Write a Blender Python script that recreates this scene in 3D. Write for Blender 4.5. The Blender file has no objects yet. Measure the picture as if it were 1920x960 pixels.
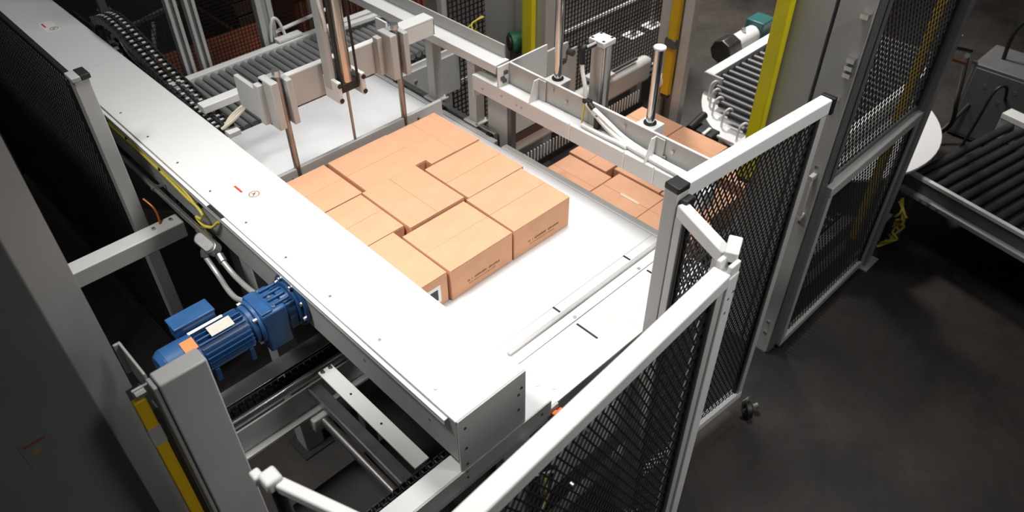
import bpy, math, random
from mathutils import Vector, Matrix
random.seed(7)
S = bpy.context.scene
COL = S.collection
R = math.radians

# ------------------------------------------------------------------ camera
YAW, PITCH, ROLL = R(45.87), R(41.75), R(-0.34)
fw = Vector((math.cos(PITCH)*math.cos(YAW), math.cos(PITCH)*math.sin(YAW), -math.sin(PITCH)))
rt = Vector((math.sin(YAW), -math.cos(YAW), 0)); up = rt.cross(fw)
r2 = rt*math.cos(ROLL) + up*math.sin(ROLL); u2 = up*math.cos(ROLL) - rt*math.sin(ROLL)
cam = bpy.data.cameras.new('camera'); camo = bpy.data.objects.new('camera', cam); COL.objects.link(camo)
m = Matrix((r2, u2, -fw)).transposed().to_4x4(); m.translation = Vector((0, 0, 4.0)); camo.matrix_world = m
cam.sensor_width = 36; cam.lens = 36*1447.5/1920; cam.clip_start = .05; cam.clip_end = 100
cam.dof.use_dof = True; cam.dof.focus_distance = 3.5; cam.dof.aperture_fstop = 2.4
S.camera = camo
# ------------------------------------------------------------------ world and lamps
w = bpy.data.worlds.new('hall_air'); S.world = w; w.use_nodes = True
bg = w.node_tree.nodes['Background']; bg.inputs[0].default_value = (.9, .95, 1, 1); bg.inputs[1].default_value = .08
def area(name, loc, target, size, power, col=(1, 1, 1), spread=180):
    l = bpy.data.lights.new(name, 'AREA'); l.shape = 'DISK'; l.size = size; l.energy = power; l.color = col; l.spread = R(spread)
    o = bpy.data.objects.new(name, l); COL.objects.link(o); o.location = loc
    o.rotation_euler = (Vector(target)-Vector(loc)).to_track_quat('-Z', 'Y').to_euler(); return o
area('high_bay_lamp', (3.2, 2.8, 7.1), (2.7, 2.4, 1.2), 2.0, 142, (1, .985, .97), 125)
area('front_fill_lamp', (3.3, -1.9, 6.6), (2.25, 1.6, 1.4), 1.6, 23, (1, .98, .96), 52)  # added fill for camera-facing sides; narrow spread keeps the left column dim
area('left_fill_lamp', (-.9, 2.9, 6.8), (.95, 2.1, 1.5), 1.2, 26, (1, .98, .95), 46)  # added fill for the beam's left side, the motor and the pit
area('far_floor_fill_lamp', (7.0, 5.2, 7.0), (7.2, 4.6, 0), 1.0, 230, (1, .94, .89), 80)  # added fill that brightens the far floor
vs = S.view_settings
vs.view_transform = 'Standard'; vs.look = 'None'; vs.gamma = 1; vs.use_curve_mapping = False; vs.exposure = -0.12

# ------------------------------------------------------------------ materials
def mat(name, col, rough=.5, metal=0., var=.06, scale=6., bump=0., bscale=60., trans=0):
    M = bpy.data.materials.new(name); M.use_nodes = True; nt = M.node_tree; N = nt.nodes; L = nt.links
    b = N['Principled BSDF']; b.inputs['Roughness'].default_value = rough; b.inputs['Metallic'].default_value = metal
    tc = N.new('ShaderNodeTexCoord'); nz = N.new('ShaderNodeTexNoise'); nz.inputs['Scale'].default_value = scale; nz.inputs['Detail'].default_value = 5
    L.new(tc.outputs['Object'], nz.inputs['Vector'])
    rp = N.new('ShaderNodeValToRGB'); rp.color_ramp.elements[0].position = .3; rp.color_ramp.elements[1].position = .7
    rp.color_ramp.elements[0].color = (*[c*(1-var) for c in col], 1); rp.color_ramp.elements[1].color = (*[min(1, c*(1+var)) for c in col], 1)
    L.new(nz.outputs['Fac'], rp.inputs['Fac']); L.new(rp.outputs['Color'], b.inputs['Base Color'])
    if bump:
        n2 = N.new('ShaderNodeTexNoise'); n2.inputs['Scale'].default_value = bscale; n2.inputs['Detail'].default_value = 4
        L.new(tc.outputs['Object'], n2.inputs['Vector'])
        bp = N.new('ShaderNodeBump'); bp.inputs['Strength'].default_value = bump; bp.inputs['Distance'].default_value = .003
        L.new(n2.outputs['Fac'], bp.inputs['Height']); L.new(bp.outputs['Normal'], b.inputs['Normal'])
    return M
WHITE = mat('white_powder_coat', (.735, .735, .72), .42, 0, .02, 3)
BED = mat('white_slide_sheet', (.755, .755, .755), .38, 0, .035, 5, .05, 30)
GREY = mat('light_grey_paint', (.50, .495, .475), .42, 0, .04, 4)
MID = mat('mid_grey_paint', (.36, .36, .35), .45, 0, .05, 4)
COLG = mat('column_grey_paint', (.17, .17, .165), .5, 0, .05, 4)
DARKG = mat('dark_grey_paint', (.12, .12, .12), .5, 0, .1, 5)
BLACK = mat('black_coating', (.012, .012, .012), .5, 0, .2, 10)
MESHB = mat('black_mesh_wire', (.010, .010, .010), .6, 0, .1, 10)
STEEL = mat('brushed_steel', (.62, .61, .60), .28, 1, .06, 20, .1, 80)
CHROME = mat('polished_rod', (.60, .60, .59), .20, 1, .02, 5)
GROD = mat('worn_guide_rod', (.30, .28, .265), .32, .85, .1, 15)
ALU = mat('galvanised_steel', (.55, .55, .53), .38, 1, .12, 25, .15, 60)
DSTEEL = mat('oily_dark_steel', (.16, .155, .15), .35, .9, .2, 12)
ROLLG = mat('grey_roller_tube', (.33, .33, .33), .35, .5, .08, 15)
ROLLD = mat('black_rubber_roller', (.028, .028, .03), .42, 0, .2, 12)
CARD = mat('brown_cardboard', (.665, .352, .205), .75, 0, .05, 9, .12, 90)
CARDP = mat('dark_brown_print', (.30, .15, .075), .8, 0, .1, 20)
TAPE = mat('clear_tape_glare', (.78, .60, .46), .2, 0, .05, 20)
BLUE = mat('blue_machine_paint', (.02, .078, .20), .35, 0, .12, 12, .1, 60)
YEL = mat('yellow_housing', (.93, .80, .008), .4, 0, .05, 8)
YEL2 = mat('amber_yellow_housing', (.70, .44, .008), .4, 0, .06, 8)
YCAB = mat('yellow_cable_jacket', (.75, .62, .10), .5, 0, .08, 20)
ORANGE = mat('orange_label', (.85, .17, .018), .5, 0, .05, 20)
RED = mat('red_print', (.62, .05, .03), .5, 0, .05, 20)
LRED = mat('dimmed_red_print', (.22, .06, .05), .6, 0, .05, 20)  # red darkened to stand for the weak light on the foreground column
LYEL = mat('dimmed_yellow_print', (.25, .21, .05), .6, 0, .05, 20)  # yellow likewise darkened for the weak light there
LABEL = mat('white_label', (.86, .85, .83), .5, 0, .03, 30)
PLATE = mat('cream_nameplate', (.46, .43, .37), .5, .0, .08, 60)
HOSE = mat('white_hose_sleeve', (.82, .82, .79), .55, 0, .05, 30, .3, 120)
CREAM = mat('cream_strap', (.80, .74, .58), .6, 0, .06, 20)
FLEX = mat('grey_flex_conduit', (.42, .42, .41), .4, .3, .08, 30)
GREEN = mat('green_motor_paint', (.02, .12, .055), .4, 0, .1, 10)
TEAL = mat('teal_motor_paint', (.02, .10, .095), .4, 0, .1, 10)
RUST = mat('rust_orange_plastic', (.22, .065, .028), .6, 0, .25, 5)
BROWN = mat('dark_brown_board', (.07, .035, .022), .7, 0, .3, 4)
COPPER = mat('copper_cable', (.45, .13, .03), .4, .3, .1, 20)
# dark stained concrete
FLOOR = bpy.data.materials.new('stained_concrete'); FLOOR.use_nodes = True
nt = FLOOR.node_tree; N = nt.nodes; L = nt.links; b = N['Principled BSDF']
tc = N.new('ShaderNodeTexCoord'); n1 = N.new('ShaderNodeTexNoise'); n1.inputs['Scale'].default_value = .9; n1.inputs['Detail'].default_value = 9; n1.inputs['Roughness'].default_value = .62
n2 = N.new('ShaderNodeTexNoise'); n2.inputs['Scale'].default_value = 14; n2.inputs['Detail'].default_value = 8
for n in (n1, n2): L.new(tc.outputs['Object'], n.inputs['Vector'])
ra = N.new('ShaderNodeValToRGB'); e = ra.color_ramp.elements; e[0].position = .32; e[0].color = (.009, .0082, .008, 1); e[1].position = .72; e[1].color = (.048, .039, .032, 1)
L.new(n1.outputs['Fac'], ra.inputs['Fac'])
mx = N.new('ShaderNodeMix'); mx.data_type = 'RGBA'; mx.blend_type = 'MULTIPLY'; mx.inputs[0].default_value = .45
rb = N.new('ShaderNodeValToRGB'); rb.color_ramp.elements[0].position = .35; rb.color_ramp.elements[0].color = (.55, .55, .55, 1); rb.color_ramp.elements[1].position = .6
L.new(n2.outputs['Fac'], rb.inputs['Fac']); L.new(ra.outputs['Color'], mx.inputs[6]); L.new(rb.outputs['Color'], mx.inputs[7]); L.new(mx.outputs[2], b.inputs['Base Color'])
b.inputs['Roughness'].default_value = .55
bp = N.new('ShaderNodeBump'); bp.inputs['Strength'].default_value = .15; bp.inputs['Distance'].default_value = .004; L.new(n2.outputs['Fac'], bp.inputs['Height']); L.new(bp.outputs['Normal'], b.inputs['Normal'])

# ------------------------------------------------------------------ mesh helpers
WL = {}
def V(*a): return Vector(a)
class MB:
    def __init__(s): s.v = []; s.f = []
    def add(s, vs, fs):
        k = len(s.v); s.v += [Vector(p) for p in vs]; s.f += [tuple(i+k for i in f) for f in fs]; return s
    def obox(s, c, a, b_, d):
        c = Vector(c); a = Vector(a); b_ = Vector(b_); d = Vector(d)
        if a.cross(b_).dot(d) < 0: a, b_ = b_, a
        P = [c+a*i+b_*j+d*k for k in (-1, 1) for j in (-1, 1) for i in (-1, 1)]
        return s.add(P, [(0, 2, 3, 1), (4, 5, 7, 6), (0, 1, 5, 4), (2, 6, 7, 3), (0, 4, 6, 2), (1, 3, 7, 5)])
    def box(s, x0, x1, y0, y1, z0, z1):
        return s.obox(((x0+x1)/2, (y0+y1)/2, (z0+z1)/2), ((x1-x0)/2, 0, 0), (0, (y1-y0)/2, 0), (0, 0, (z1-z0)/2))
    def bar(s, p0, p1, wd, h, upv=(0, 0, 1)):
        p0 = Vector(p0); p1 = Vector(p1); d = (p1-p0)/2; u = Vector(upv); sd = d.cross(u)
        if sd.length < 1e-6: sd = d.cross(Vector((1, 0, 0)))
        sd.normalize(); u = sd.cross(d).normalized()
        return s.obox((p0+p1)/2, d, sd*wd/2, u*h/2)
    def cyl(s, p0, p1, r, n=16, r1=None):
        p0 = Vector(p0); p1 = Vector(p1); d = (p1-p0).normalized(); a = d.orthogonal().normalized(); bb = d.cross(a)
        if r1 is None: r1 = r
        P = []
        for p, q in ((p0, r), (p1, r1)):
            P += [p+(a*math.cos(2*math.pi*i/n)+bb*math.sin(2*math.pi*i/n))*q for i in range(n)]
        F = [(i, (i+1) % n, n+(i+1) % n, n+i) for i in range(n)] + [tuple(range(n-1, -1, -1)), tuple(range(n, 2*n))]
        return s.add(P, F)
    def tube(s, pts, r, n=8, sub=5):
        pts = [Vector(p) for p in pts]
        if sub > 1 and len(pts) > 2:
            q = []
            for i in range(len(pts)-1):
                a = pts[max(i-1, 0)]; b_ = pts[i]; c = pts[i+1]; d = pts[min(i+2, len(pts)-1)]
                for k in range(sub):
                    t = k/sub
                    q.append(.5*((2*b_)+(c-a)*t+(2*a-5*b_+4*c-d)*t*t+(3*b_-a-3*c+d)*t**3))
            q.append(pts[-1]); pts = q
        P = []; F = []; prev = None
        for i, p in enumerate(pts):
            t = (pts[min(i+1, len(pts)-1)]-pts[max(i-1, 0)]).normalized()
            if prev is None: a = t.orthogonal().normalized()
            else:
                a = prev - t*prev.dot(t)
                a = a.normalized() if a.length > 1e-5 else t.orthogonal().normalized()
            prev = a; bb = t.cross(a)
            P += [p+(a*math.cos(2*math.pi*j/n)+bb*math.sin(2*math.pi*j/n))*r for j in range(n)]
        for i in range(len(pts)-1):
            for j in range(n):
                F.append((i*n+j, i*n+(j+1) % n, (i+1)*n+(j+1) % n, (i+1)*n+j))
        F += [tuple(range(n-1, -1, -1)), tuple(range((len(pts)-1)*n, len(pts)*n))]
        return s.add(P, F)
    def prism(s, poly, o, ux, uy, ext):
        """polygon (u,v) in frame o,ux,uy extruded along ext"""
        o = Vector(o); ux = Vector(ux); uy = Vector(uy); ext = Vector(ext); n = len(poly)
        ar = sum(poly[i][0]*poly[(i+1) % n][1]-poly[(i+1) % n][0]*poly[i][1] for i in range(n))
        if (ar > 0) != (ux.cross(uy).dot(ext) > 0): poly = poly[::-1]
        P = [o+ux*u+uy*v for u, v in poly]; P += [p+ext for p in P]
        return s.add(P, [tuple(range(n-1, -1, -1)), tuple(range(n, 2*n))]+[(i, (i+1) % n, n+(i+1) % n, n+i) for i in range(n)])
    def build(s, name, material, parent=None, bevel=0, smooth=True, origin=None):
        lo = Vector([min(p[i] for p in s.v) for i in range(3)]); hi = Vector([max(p[i] for p in s.v) for i in range(3)])
        c = Vector(origin) if origin is not None else (lo+hi)/2
        me = bpy.data.meshes.new(name); me.from_pydata([p-c for p in s.v], [], s.f); me.validate(); me.update()
        me.materials.append(material)
        if smooth:
            me.shade_smooth(); me.set_sharp_from_angle(angle=R(35))
        o = bpy.data.objects.new(name, me); COL.objects.link(o); WL[o.name] = c
        o.location = c
        if parent is not None:
            o.parent = parent; o.location = c-WL[parent.name]
        if bevel:
            bm = o.modifiers.new('bevel', 'BEVEL'); bm.width = bevel; bm.segments = 2; bm.limit_method = 'ANGLE'; bm.angle_limit = R(40)
        return o
def tag(o, label=None, cat=None, group=None, kind=None):
    for k, v in (('label', label), ('category', cat), ('group', group), ('kind', kind)):
        if v: o[k] = v
    return o
def thing(name, loc, label, cat, group=None):
    o = bpy.data.objects.new(name, None); o.empty_display_size = .1; COL.objects.link(o); o.location = loc; WL[o.name] = Vector(loc)
    return tag(o, label, cat, group)
def piece(src, world, parent, rot=None):
    """copy of a mesh piece sharing its data, at a world position"""
    c = src.copy(); COL.objects.link(c); c.parent = parent; WL[c.name] = Vector(world); c.location = Vector(world)-WL[parent.name]
    if rot is not None: c.rotation_euler = rot
    return c
def pieces(name, mb, material, parent, positions, bevel=0, rots=None, **k):
    first = None; out = []
    for i, p in enumerate(positions):
        if first is None:
            first = mb.build(name, material, parent, bevel, origin=(0, 0, 0), **k); WL[first.name] = Vector(p); first.location = Vector(p)-WL[parent.name]; o = first
        else: o = piece(first, p, parent)
        if rots: o.rotation_euler = rots[i]
        out.append(o)
    return out
def struct(o): o['kind'] = 'structure'; return o
def bolt(axis, r=.008, h=.008):
    a = Vector(axis); return MB().cyl(-a*.002, a*h, r, 8)

def wire_diamond(p0, ux, uy, W, H, px=.034, slope=1.8, wd=.0070, t=.004):
    """expanded-metal style diamond mesh in the rectangle p0 + u*ux + v*uy"""
    mb = MB(); p0 = Vector(p0); ux = Vector(ux).normalized(); uy = Vector(uy).normalized(); nn = ux.cross(uy)
    for sg in (1, -1):
        sl = slope*sg; st = slope*px
        c = -abs(sl)*W if sg > 0 else 0
        cmax = H if sg > 0 else H+abs(sl)*W
        while c < cmax:
            pts = []
            us = sorted([0, W, (0-c)/sl, (H-c)/sl])
            ua = us[1]; ub = us[2]; va = sl*ua+c; vb = sl*ub+c
            if ub-ua > .004 and -1e-4 <= min(va, vb) and max(va, vb) <= H+1e-4:
                a = p0+ux*ua+uy*va+nn*t*.25*sg; b_ = p0+ux*ub+uy*vb+nn*t*.25*sg
                mb.bar(a, b_, wd, t, nn)
            c += st
    return mb
def wire_square(p0, ux, uy, W, H, px=.045, r=.004):
    mb = MB(); p0 = Vector(p0); ux = Vector(ux).normalized(); uy = Vector(uy).normalized(); nn = ux.cross(uy)
    k = 0
    while k*px <= W: mb.bar(p0+ux*k*px, p0+ux*k*px+uy*H, r*2, r*2, nn); k += 1
    k = 0
    while k*px <= H: mb.bar(p0+uy*k*px+nn*r, p0+uy*k*px+ux*W+nn*r, r*2, r*2, nn); k += 1
    return mb

# ================================================================== SETTING
fl = MB().box(-6, 16, -6, 18, -.12, 0).build('floor', FLOOR, smooth=False); struct(fl)
wb = MB().box(-6, 16, 17.8, 18, 0, 7).build('wall_back', DARKG, smooth=False); struct(wb)
wr = MB().box(15.8, 16, -6, 17.8, 0, 7).build('wall_right', DARKG, smooth=False); struct(wr)

# ================================================================== SLIDE BED
Zb = 1.41
bed = thing('slide_bed', (2.0, 2.7, 0), 'wide white sheet-metal slide bed carrying the layer of cartons', 'conveyor bed')
MB().box(1.30, 2.655, 1.56, 4.08, Zb-.012, Zb).build('bed_sheet', BED, bed, .002)
MB().box(1.316, 2.655, 1.30, 1.556, Zb-.012, Zb).build('front_sheet', BED, bed, .002)
MB().box(1.52, 2.62, 1.305, 1.32, Zb-.13, Zb-.013).build('front_skirt', MID, bed, .002)
MB().box(1.55, 2.655, 1.612, 1.634, Zb, Zb+.014).build('guide_strip', GREY, bed, .004)
MB().box(1.56, 2.655, 1.688, 1.691, Zb, Zb+.0012).build('scribe_line', GREY, bed)
for x in (1.905, 2.42):
    MB().box(x-.005, x+.005, 1.645, 1.690, Zb, Zb+.0015).build('slot', BLACK, bed)
    MB().box(x-.005, x+.005, 1.415, 1.540, Zb, Zb+.0015).build('slot', BLACK, bed)
pieces('screw', bolt((0, 0, 1), .009, .003), ALU, bed, [(1.93, 1.575, Zb), (2.40, 1.575, Zb), (1.52, 1.42, Zb), (1.56, 1.36, Zb)])
MB().box(1.30, 2.64, 1.42, 4.0, Zb-.19, Zb-.013).box(1.5, 1.6, 1.33, 1.42, Zb-.19, Zb-.06).build('under_frame', DARKG, bed)
for x, y in ((1.36, 1.40), (2.58, 1.46), (1.36, 3.95), (2.58, 3.95)):
    MB().box(x-.05, x+.05, y-.05, y+.05, 0, Zb-.19).build('leg', MID, bed, .004)
# side rails along the right edge of the bed
sr = thing('bed_side_rail', (2.72, 3.5, 1.3), 'slotted aluminium side rail along the far right edge of the bed', 'rail')
MB().box(2.665, 2.70, 2.90, 4.10, 1.34, 1.405).build('inner_profile', WHITE, sr, .003)
MB().box(2.715, 2.745, 2.95, 4.10, 1.34, 1.42).build('outer_profile', ALU, sr, .003)
MB().box(2.70, 2.715, 2.92, 4.10, 1.34, 1.375).build('groove', DARKG, sr)
pieces('clip', MB().box(-.012, .012, -.02, .02, 0, .03), BLACK, sr, [(2.705, 3.9, 1.39), (2.705, 3.42, 1.39), (2.705, 2.98, 1.385)])
st = thing('stripper_edge', (2.69, 2.2, 1.3), 'pale grey moving plate edge between the bed and the lowered cartons', 'plate edge')
MB().box(2.658, 2.705, 1.60, 2.83, 1.385, 1.412).build('edge_bar', WHITE, st, .006)
MB().box(2.66, 2.70, 1.60, 2.83, 1.30, 1.385).build('edge_web', MID, st, .003)

# ================================================================== CARTONS
LL, WW, HH = .398, .352, .186
def carton(cx, cy, z, along, label, group, tape=False, prints=False, sticker=False, rot=0.0):
    hx, hy = (LL/2, WW/2) if along == 'x' else (WW/2, LL/2)
    t = thing('carton', (cx, cy, z), label, 'carton', group)
    def wpt(x, y): return x, y
    b = MB().box(cx-hx, cx+hx, cy-hy, cy+hy, z, z+HH-.004).build('box_body', CARD, t, .005)
    for s in (-1, 1):
        if along == 'x':
            y0, y1 = (cy-hy+.001, cy-.0007) if s < 0 else (cy+.0007, cy+hy-.001)
            MB().box(cx-hx+.001, cx+hx-.001, y0, y1, z+HH-.004, z+HH+random.uniform(-.0006, .0008)).build('flap', CARD, t, .0012)
        else:
            x0, x1 = (cx-hx+.001, cx-.0007) if s < 0 else (cx+.0007, cx+hx-.001)
            MB().box(x0, x1, cy-hy+.001, cy+hy-.001, z+HH-.004, z+HH+random.uniform(-.0006, .0008)).build('flap', CARD, t, .0012)
    if prints:
        mb = MB(); x = cx-hx*.50
        for wd in (3, 0, 1.2, 0, 5, 3, 2, 4, 0, 2, 3, 2, 5, 2):
            if wd == 0: x += .012; continue
            for k in range(int(wd*1.5)):
                ww = random.uniform(.0016, .0038); mb.box(x, x+ww, cy-hy-.0008, cy-hy+.001, z+.055+random.uniform(0, .003), z+.068+random.uniform(-.003, .003)); x += ww+.0014
        for k in range(16):
            xx = cx-hx*.45+k*.011; mb.box(xx, xx+random.uniform(.004, .008), cy-hy-.0008, cy-hy+.001, z+.038, z+.045)
        mb.build('print', CARDP, t, smooth=False)
    if sticker:
        lb = MB().box(cx+hx-.15, cx+hx-.045, cy-hy-.0015, cy-hy+.001, z+.03, z+.135).build('shipping_label', LABEL, t)
        MB().box(cx+hx-.125, cx+hx-.062, cy-hy-.0022, cy-hy, z+.05, z+.115).build('dark_patch', BLACK, lb)
    if tape:
        if along == 'x': MB().box(cx-hx*.6, cx+hx*.35, cy-.012, cy+.012, z+HH, z+HH+.0018).build('tape', TAPE, t)
        else: MB().box(cx-.012, cx+.012, cy-hy*.6, cy+hy*.2, z+HH, z+HH+.0018).build('tape', TAPE, t)
    if rot: t.rotation_euler[2] = rot
    return t
G1 = 'cartons pushed together on the white bed'
zc = Zb+.002
carton(1.41, 2.262, zc, 'y', 'carton with white shipping label at the front corner beside the white beam', G1, sticker=True)
carton(1.795, 2.228, zc, 'x', 'front carton between the labelled carton and the front right one', G1, prints=True, rot=R(.2))
carton(2.205, 2.226, zc, 'x', 'front right carton at the open corner of the layer', G1, prints=True, rot=R(-.4))
carton(1.455, 2.64, zc, 'x', 'carton half hidden by the white beam, middle of its row', G1)
carton(1.84, 2.624, zc, 'y', 'centre carton between the two square gaps of the layer', G1)
carton(2.226, 2.582, zc, 'x', 'carton at the right side of the layer, middle of its row', G1)
carton(1.47, 3.0, zc, 'x', 'back left carton against the pusher plate and white beam', G1)
carton(1.89, 2.998, zc, 'x', 'back middle carton against the pusher plate', G1)
carton(2.262, 2.968, zc, 'y', 'back right carton against the pusher plate end', G1)
G2 = 'cartons lowered on the hoist beyond the bed'
zl = .80-HH
for cx, cy, al, lab, tp in (
    (3.40, 2.875, 'y', 'lowered carton nearest the grey guard tube, left side', 0),
    (3.472, 2.469, 'y', 'lowered carton with a strip of glossy tape beside the bed edge', 1),
    (3.472, 2.066, 'y', 'lowered carton behind the near fence post', 0),
    (3.796, 2.925, 'x', 'lowered carton behind the small square gap by the cylinder frame', 0),
    (3.842, 2.53, 'y', 'lowered carton under the cylinder frame, centre of its layer', 0),
    (3.842, 2.12, 'y', 'lowered carton under the cylinder frame, near end', 0),
    (4.30, 2.922, 'y', 'lowered carton at the far corner beside the grey hoist column', 0),
    (4.30, 2.517, 'y', 'lowered carton beyond the cylinder frame next to the polished rod', 0),
    (4.30, 2.112, 'y', 'lowered carton beyond the cylinder frame nearest the gate', 0)):
    carton(cx, cy, zl, al, lab, G2, tape=bool(tp))
hp = thing('hoist_platform', (3.8, 2.5, 0), 'dark hoist platform under the lowered cartons', 'platform')
MB().box(3.2, 4.49, 1.85, 3.18, zl-.06, zl-.001).build('deck', DARKG, hp, .004)
for x in (3.35, 4.3):
    for y in (2.25, 3.0): MB().box(x-.04, x+.04, y-.04, y+.04, 0, zl-.06).build('post', DARKG, hp)

# ================================================================== WHITE BEAM HOUSING
bm = thing('beam_housing', (1.14, 3.5, 1.55), 'long white sheet-metal beam housing running along the left of the bed', 'beam housing')
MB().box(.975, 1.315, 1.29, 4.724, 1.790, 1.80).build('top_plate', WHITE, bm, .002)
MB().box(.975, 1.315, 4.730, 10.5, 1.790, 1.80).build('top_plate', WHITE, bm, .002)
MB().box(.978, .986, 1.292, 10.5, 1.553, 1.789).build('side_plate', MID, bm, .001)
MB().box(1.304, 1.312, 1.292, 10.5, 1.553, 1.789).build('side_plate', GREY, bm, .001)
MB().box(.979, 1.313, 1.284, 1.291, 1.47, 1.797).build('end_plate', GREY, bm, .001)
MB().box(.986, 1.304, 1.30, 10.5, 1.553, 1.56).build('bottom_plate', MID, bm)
MB().box(.955, .975, 1.33, 10.4, 1.783, 1.789).box(.955, .958, 1.33, 10.4, 1.765, 1.789).build('edge_flange', WHITE, bm, .001)
MB().box(.957, .9745, 2.89, 3.02, 1.7895, 1.7935).build('flange_slot', BLACK, bm)
pieces('top_bolt', bolt((0, 0, 1), .006, .004), ALU, bm, [(1.02, 1.45+i*.33, 1.80) for i in range(9)])
pieces('side_bolt', bolt((-1, 0, 0), .010, .012), CHROME, bm, [(.978, 1.50+i*.30, 1.745) for i in range(10)])
pieces('end_bolt', bolt((0, -1, 0), .005, .004), DSTEEL, bm, [(1.01, 1.284, 1.52), (1.01, 1.284, 1.62), (1.01, 1.284, 1.74), (1.29, 1.284, 1.72), (1.275, 1.284, 1.69), (1.275, 1.284, 1.60)])
pieces('side_hole', bolt((-1, 0, 0), .006, .001), DARKG, bm, [(.977, 1.45+i*.4, 1.66) for i in range(3)])
def sticker(y, lab):
    s = MB().box(1.105, 1.185, y-.09, y+.09, 1.8, 1.8008).build('warning_sticker', LABEL, bm)
    MB().box(1.118, 1.129, y-.002, y+.068, 1.8008, 1.8014).build('red_bar', RED, s)
    mb = MB(); cx, cy = 1.157, y-.055; n = 28
    P = []
    for i in range(n):
        a = 2*math.pi*i/n
        for rr in (.021, .026): P += [(cx+rr*math.cos(a), cy+rr*math.sin(a), 1.8016)]
    mb.add(P, [(2*i, 2*i+1, 2*((i+1) % n)+1, 2*((i+1) % n)) for i in range(n)]); mb.build('ring_mark', CARDP, s, smooth=False)
    MB().bar((1.144, y-.066, 1.8012), (1.170, y-.044, 1.8012), .006, .0008).bar((1.150, y-.042, 1.8012), (1.160, y-.058, 1.8012), .006, .0008).build('hand_mark', CARDP, s, smooth=False)
sticker(2.99, ''); sticker(5.46, '')
# support legs under beam and front skirt
fs = thing('front_skirt_frame', (1.0, 1.33, 0), 'white front frame rail below the end of the beam housing', 'frame rail')
MB().box(.40, 1.455, 1.276, 1.283, 1.405, 1.497).build('skirt_plate', GREY, fs, .001)
MB().box(.40, 1.0, 1.284, 1.37, 1.47, 1.497).build('top_strip', WHITE, fs, .003)
MB().box(.40, 1.45, 1.285, 1.36, 1.36, 1.405).build('lower_rail', MID, fs, .003)
MB().box(1.20, 1.32, 1.29, 1.34, .02, 1.36).build('leg', MID, fs, .003)
MB().box(.78, .98, 1.20, 1.274, 1.30, 1.315).build('bracket_plate', WHITE, fs, .002)
pieces('skirt_bolt', bolt((0, -1, 0), .005, .004), DSTEEL, fs, [(1.0, 1.276, 1.45), (1.40, 1.276, 1.46), (1.0, 1.276, 1.49)])
MB().box(1.456, 1.51, 1.284, 1.299, 1.36, 1.425).build('corner_block', GREY, fs, .002)
MB().box(1.30, 1.36, 1.22, 1.275, 1.33, 1.345).build('tab', WHITE, fs, .002)
sw = thing('orange_sensor', (1.50, 1.27, 1.36), 'small orange sensor at the front corner of the bed', 'sensor')
MB().box(1.462, 1.490, 1.262, 1.283, 1.365, 1.405).build('sensor_head', ORANGE, sw, .003)
MB().cyl((1.490, 1.272, 1.39), (1.515, 1.272, 1.39), .010).build('sensor_cap', ORANGE, sw)
MB().box(1.46, 1.50, 1.258, 1.283, 1.345, 1.365).build('sensor_base', BLACK, sw)
for y, lab in ((2.86, 'grey support column under the beam housing behind the blue motor'), (5.6, 'grey support column under the far end of the beam housing')):
    lg = thing('beam_stand', (1.05, y, 0), lab, 'stand')
    MB().box(.99, 1.11, y-.06, y+.06, .012, 1.552).build('leg_tube', MID, lg, .006)
    MB().box(.95, 1.15, y-.1, y+.1, 0, .012).build('foot_plate', BLACK, lg)

# ================================================================== BLUE GEAR MOTOR (axis along X)
mo = thing('gear_motor', (.7, 2.36, 1.64), 'blue finned gear motor bolted to the side of the white beam', 'motor')
ay, azz = 2.36, 1.645
MB().cyl((.978, ay, azz), (.958, ay, azz), .125, 32).cyl((.958, ay, azz), (.945, ay, azz), .10, 32).build('flange', BLUE, mo, .003)
pieces('flange_bolt', bolt((-1, 0, 0), .011, .012), CHROME, mo, [(.958, ay+.108*math.cos(a), azz+.108*math.sin(a)) for a in [R(20+45*i) for i in range(8)]])
gb = MB().box(.785, .90, ay-.085, ay+.085, azz-.135, azz+.075).build('gearbox', BLUE, mo, .010)
MB().box(.90, .947, ay-.07, ay+.07, azz-.09, azz+.06).cyl((.90, ay, azz), (.947, ay, azz), .08, 24).build('output_neck', BLUE, mo, .006)
MB().box(.79, .84, ay-.078, ay+.078, azz+.075, azz+.083).build('inspection_cover', BLUE, gb, .003)
pieces('gearbox_rib', MB().box(-.035, .045, -.006, .006, 0, .014), BLUE, gb, [(.888, ay-.055+i*.036, azz+.074) for i in range(4)], bevel=.003)
pieces('cover_bolt', bolt((0, 0, 1), .008, .008), ALU, gb, [(.855, ay-.06, azz+.075), (.855, ay+.06, azz+.075), (.87, ay, azz+.075)])
MB().cyl((.785, ay, azz), (.768, ay, azz), .098, 32).cyl((.768, ay, azz), (.745, ay, azz), .086, 28).build('motor_flange', BLUE, mo, .003)
pieces('motor_bolt', bolt((-1, 0, 0), .010, .014), ALU, mo, [(.768, ay+.09*math.cos(a), azz+.09*math.sin(a)) for a in [R(45+90*i) for i in range(4)]])
MB().cyl((.745, ay, azz), (.53, ay, azz), .070, 32).build('stator_body', BLUE, mo)
fin = MB().box(-.10, .10, -.0025, .0025, 0, .020)
fp = []; fr = []
for i in range(24):
    a = 2*math.pi*i/24
    if .05 < a < .35: continue
    fp.append((.635, ay+.069*math.sin(a), azz+.069*math.cos(a))); fr.append((-a, 0, 0))
pieces('cooling_fin', fin, BLUE, mo, fp, rots=fr)
MB().cyl((.53, ay, azz), (.40, ay, azz), .092, 28).cyl((.40, ay, azz), (.375, ay, azz), .092, 28, .075).build('fan_cover', BLUE, mo, .003)
tb = MB().box(.49, .66, ay+.055, ay+.135, azz+.04, azz+.11).build('terminal_box', BLUE, mo, .006)
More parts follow.
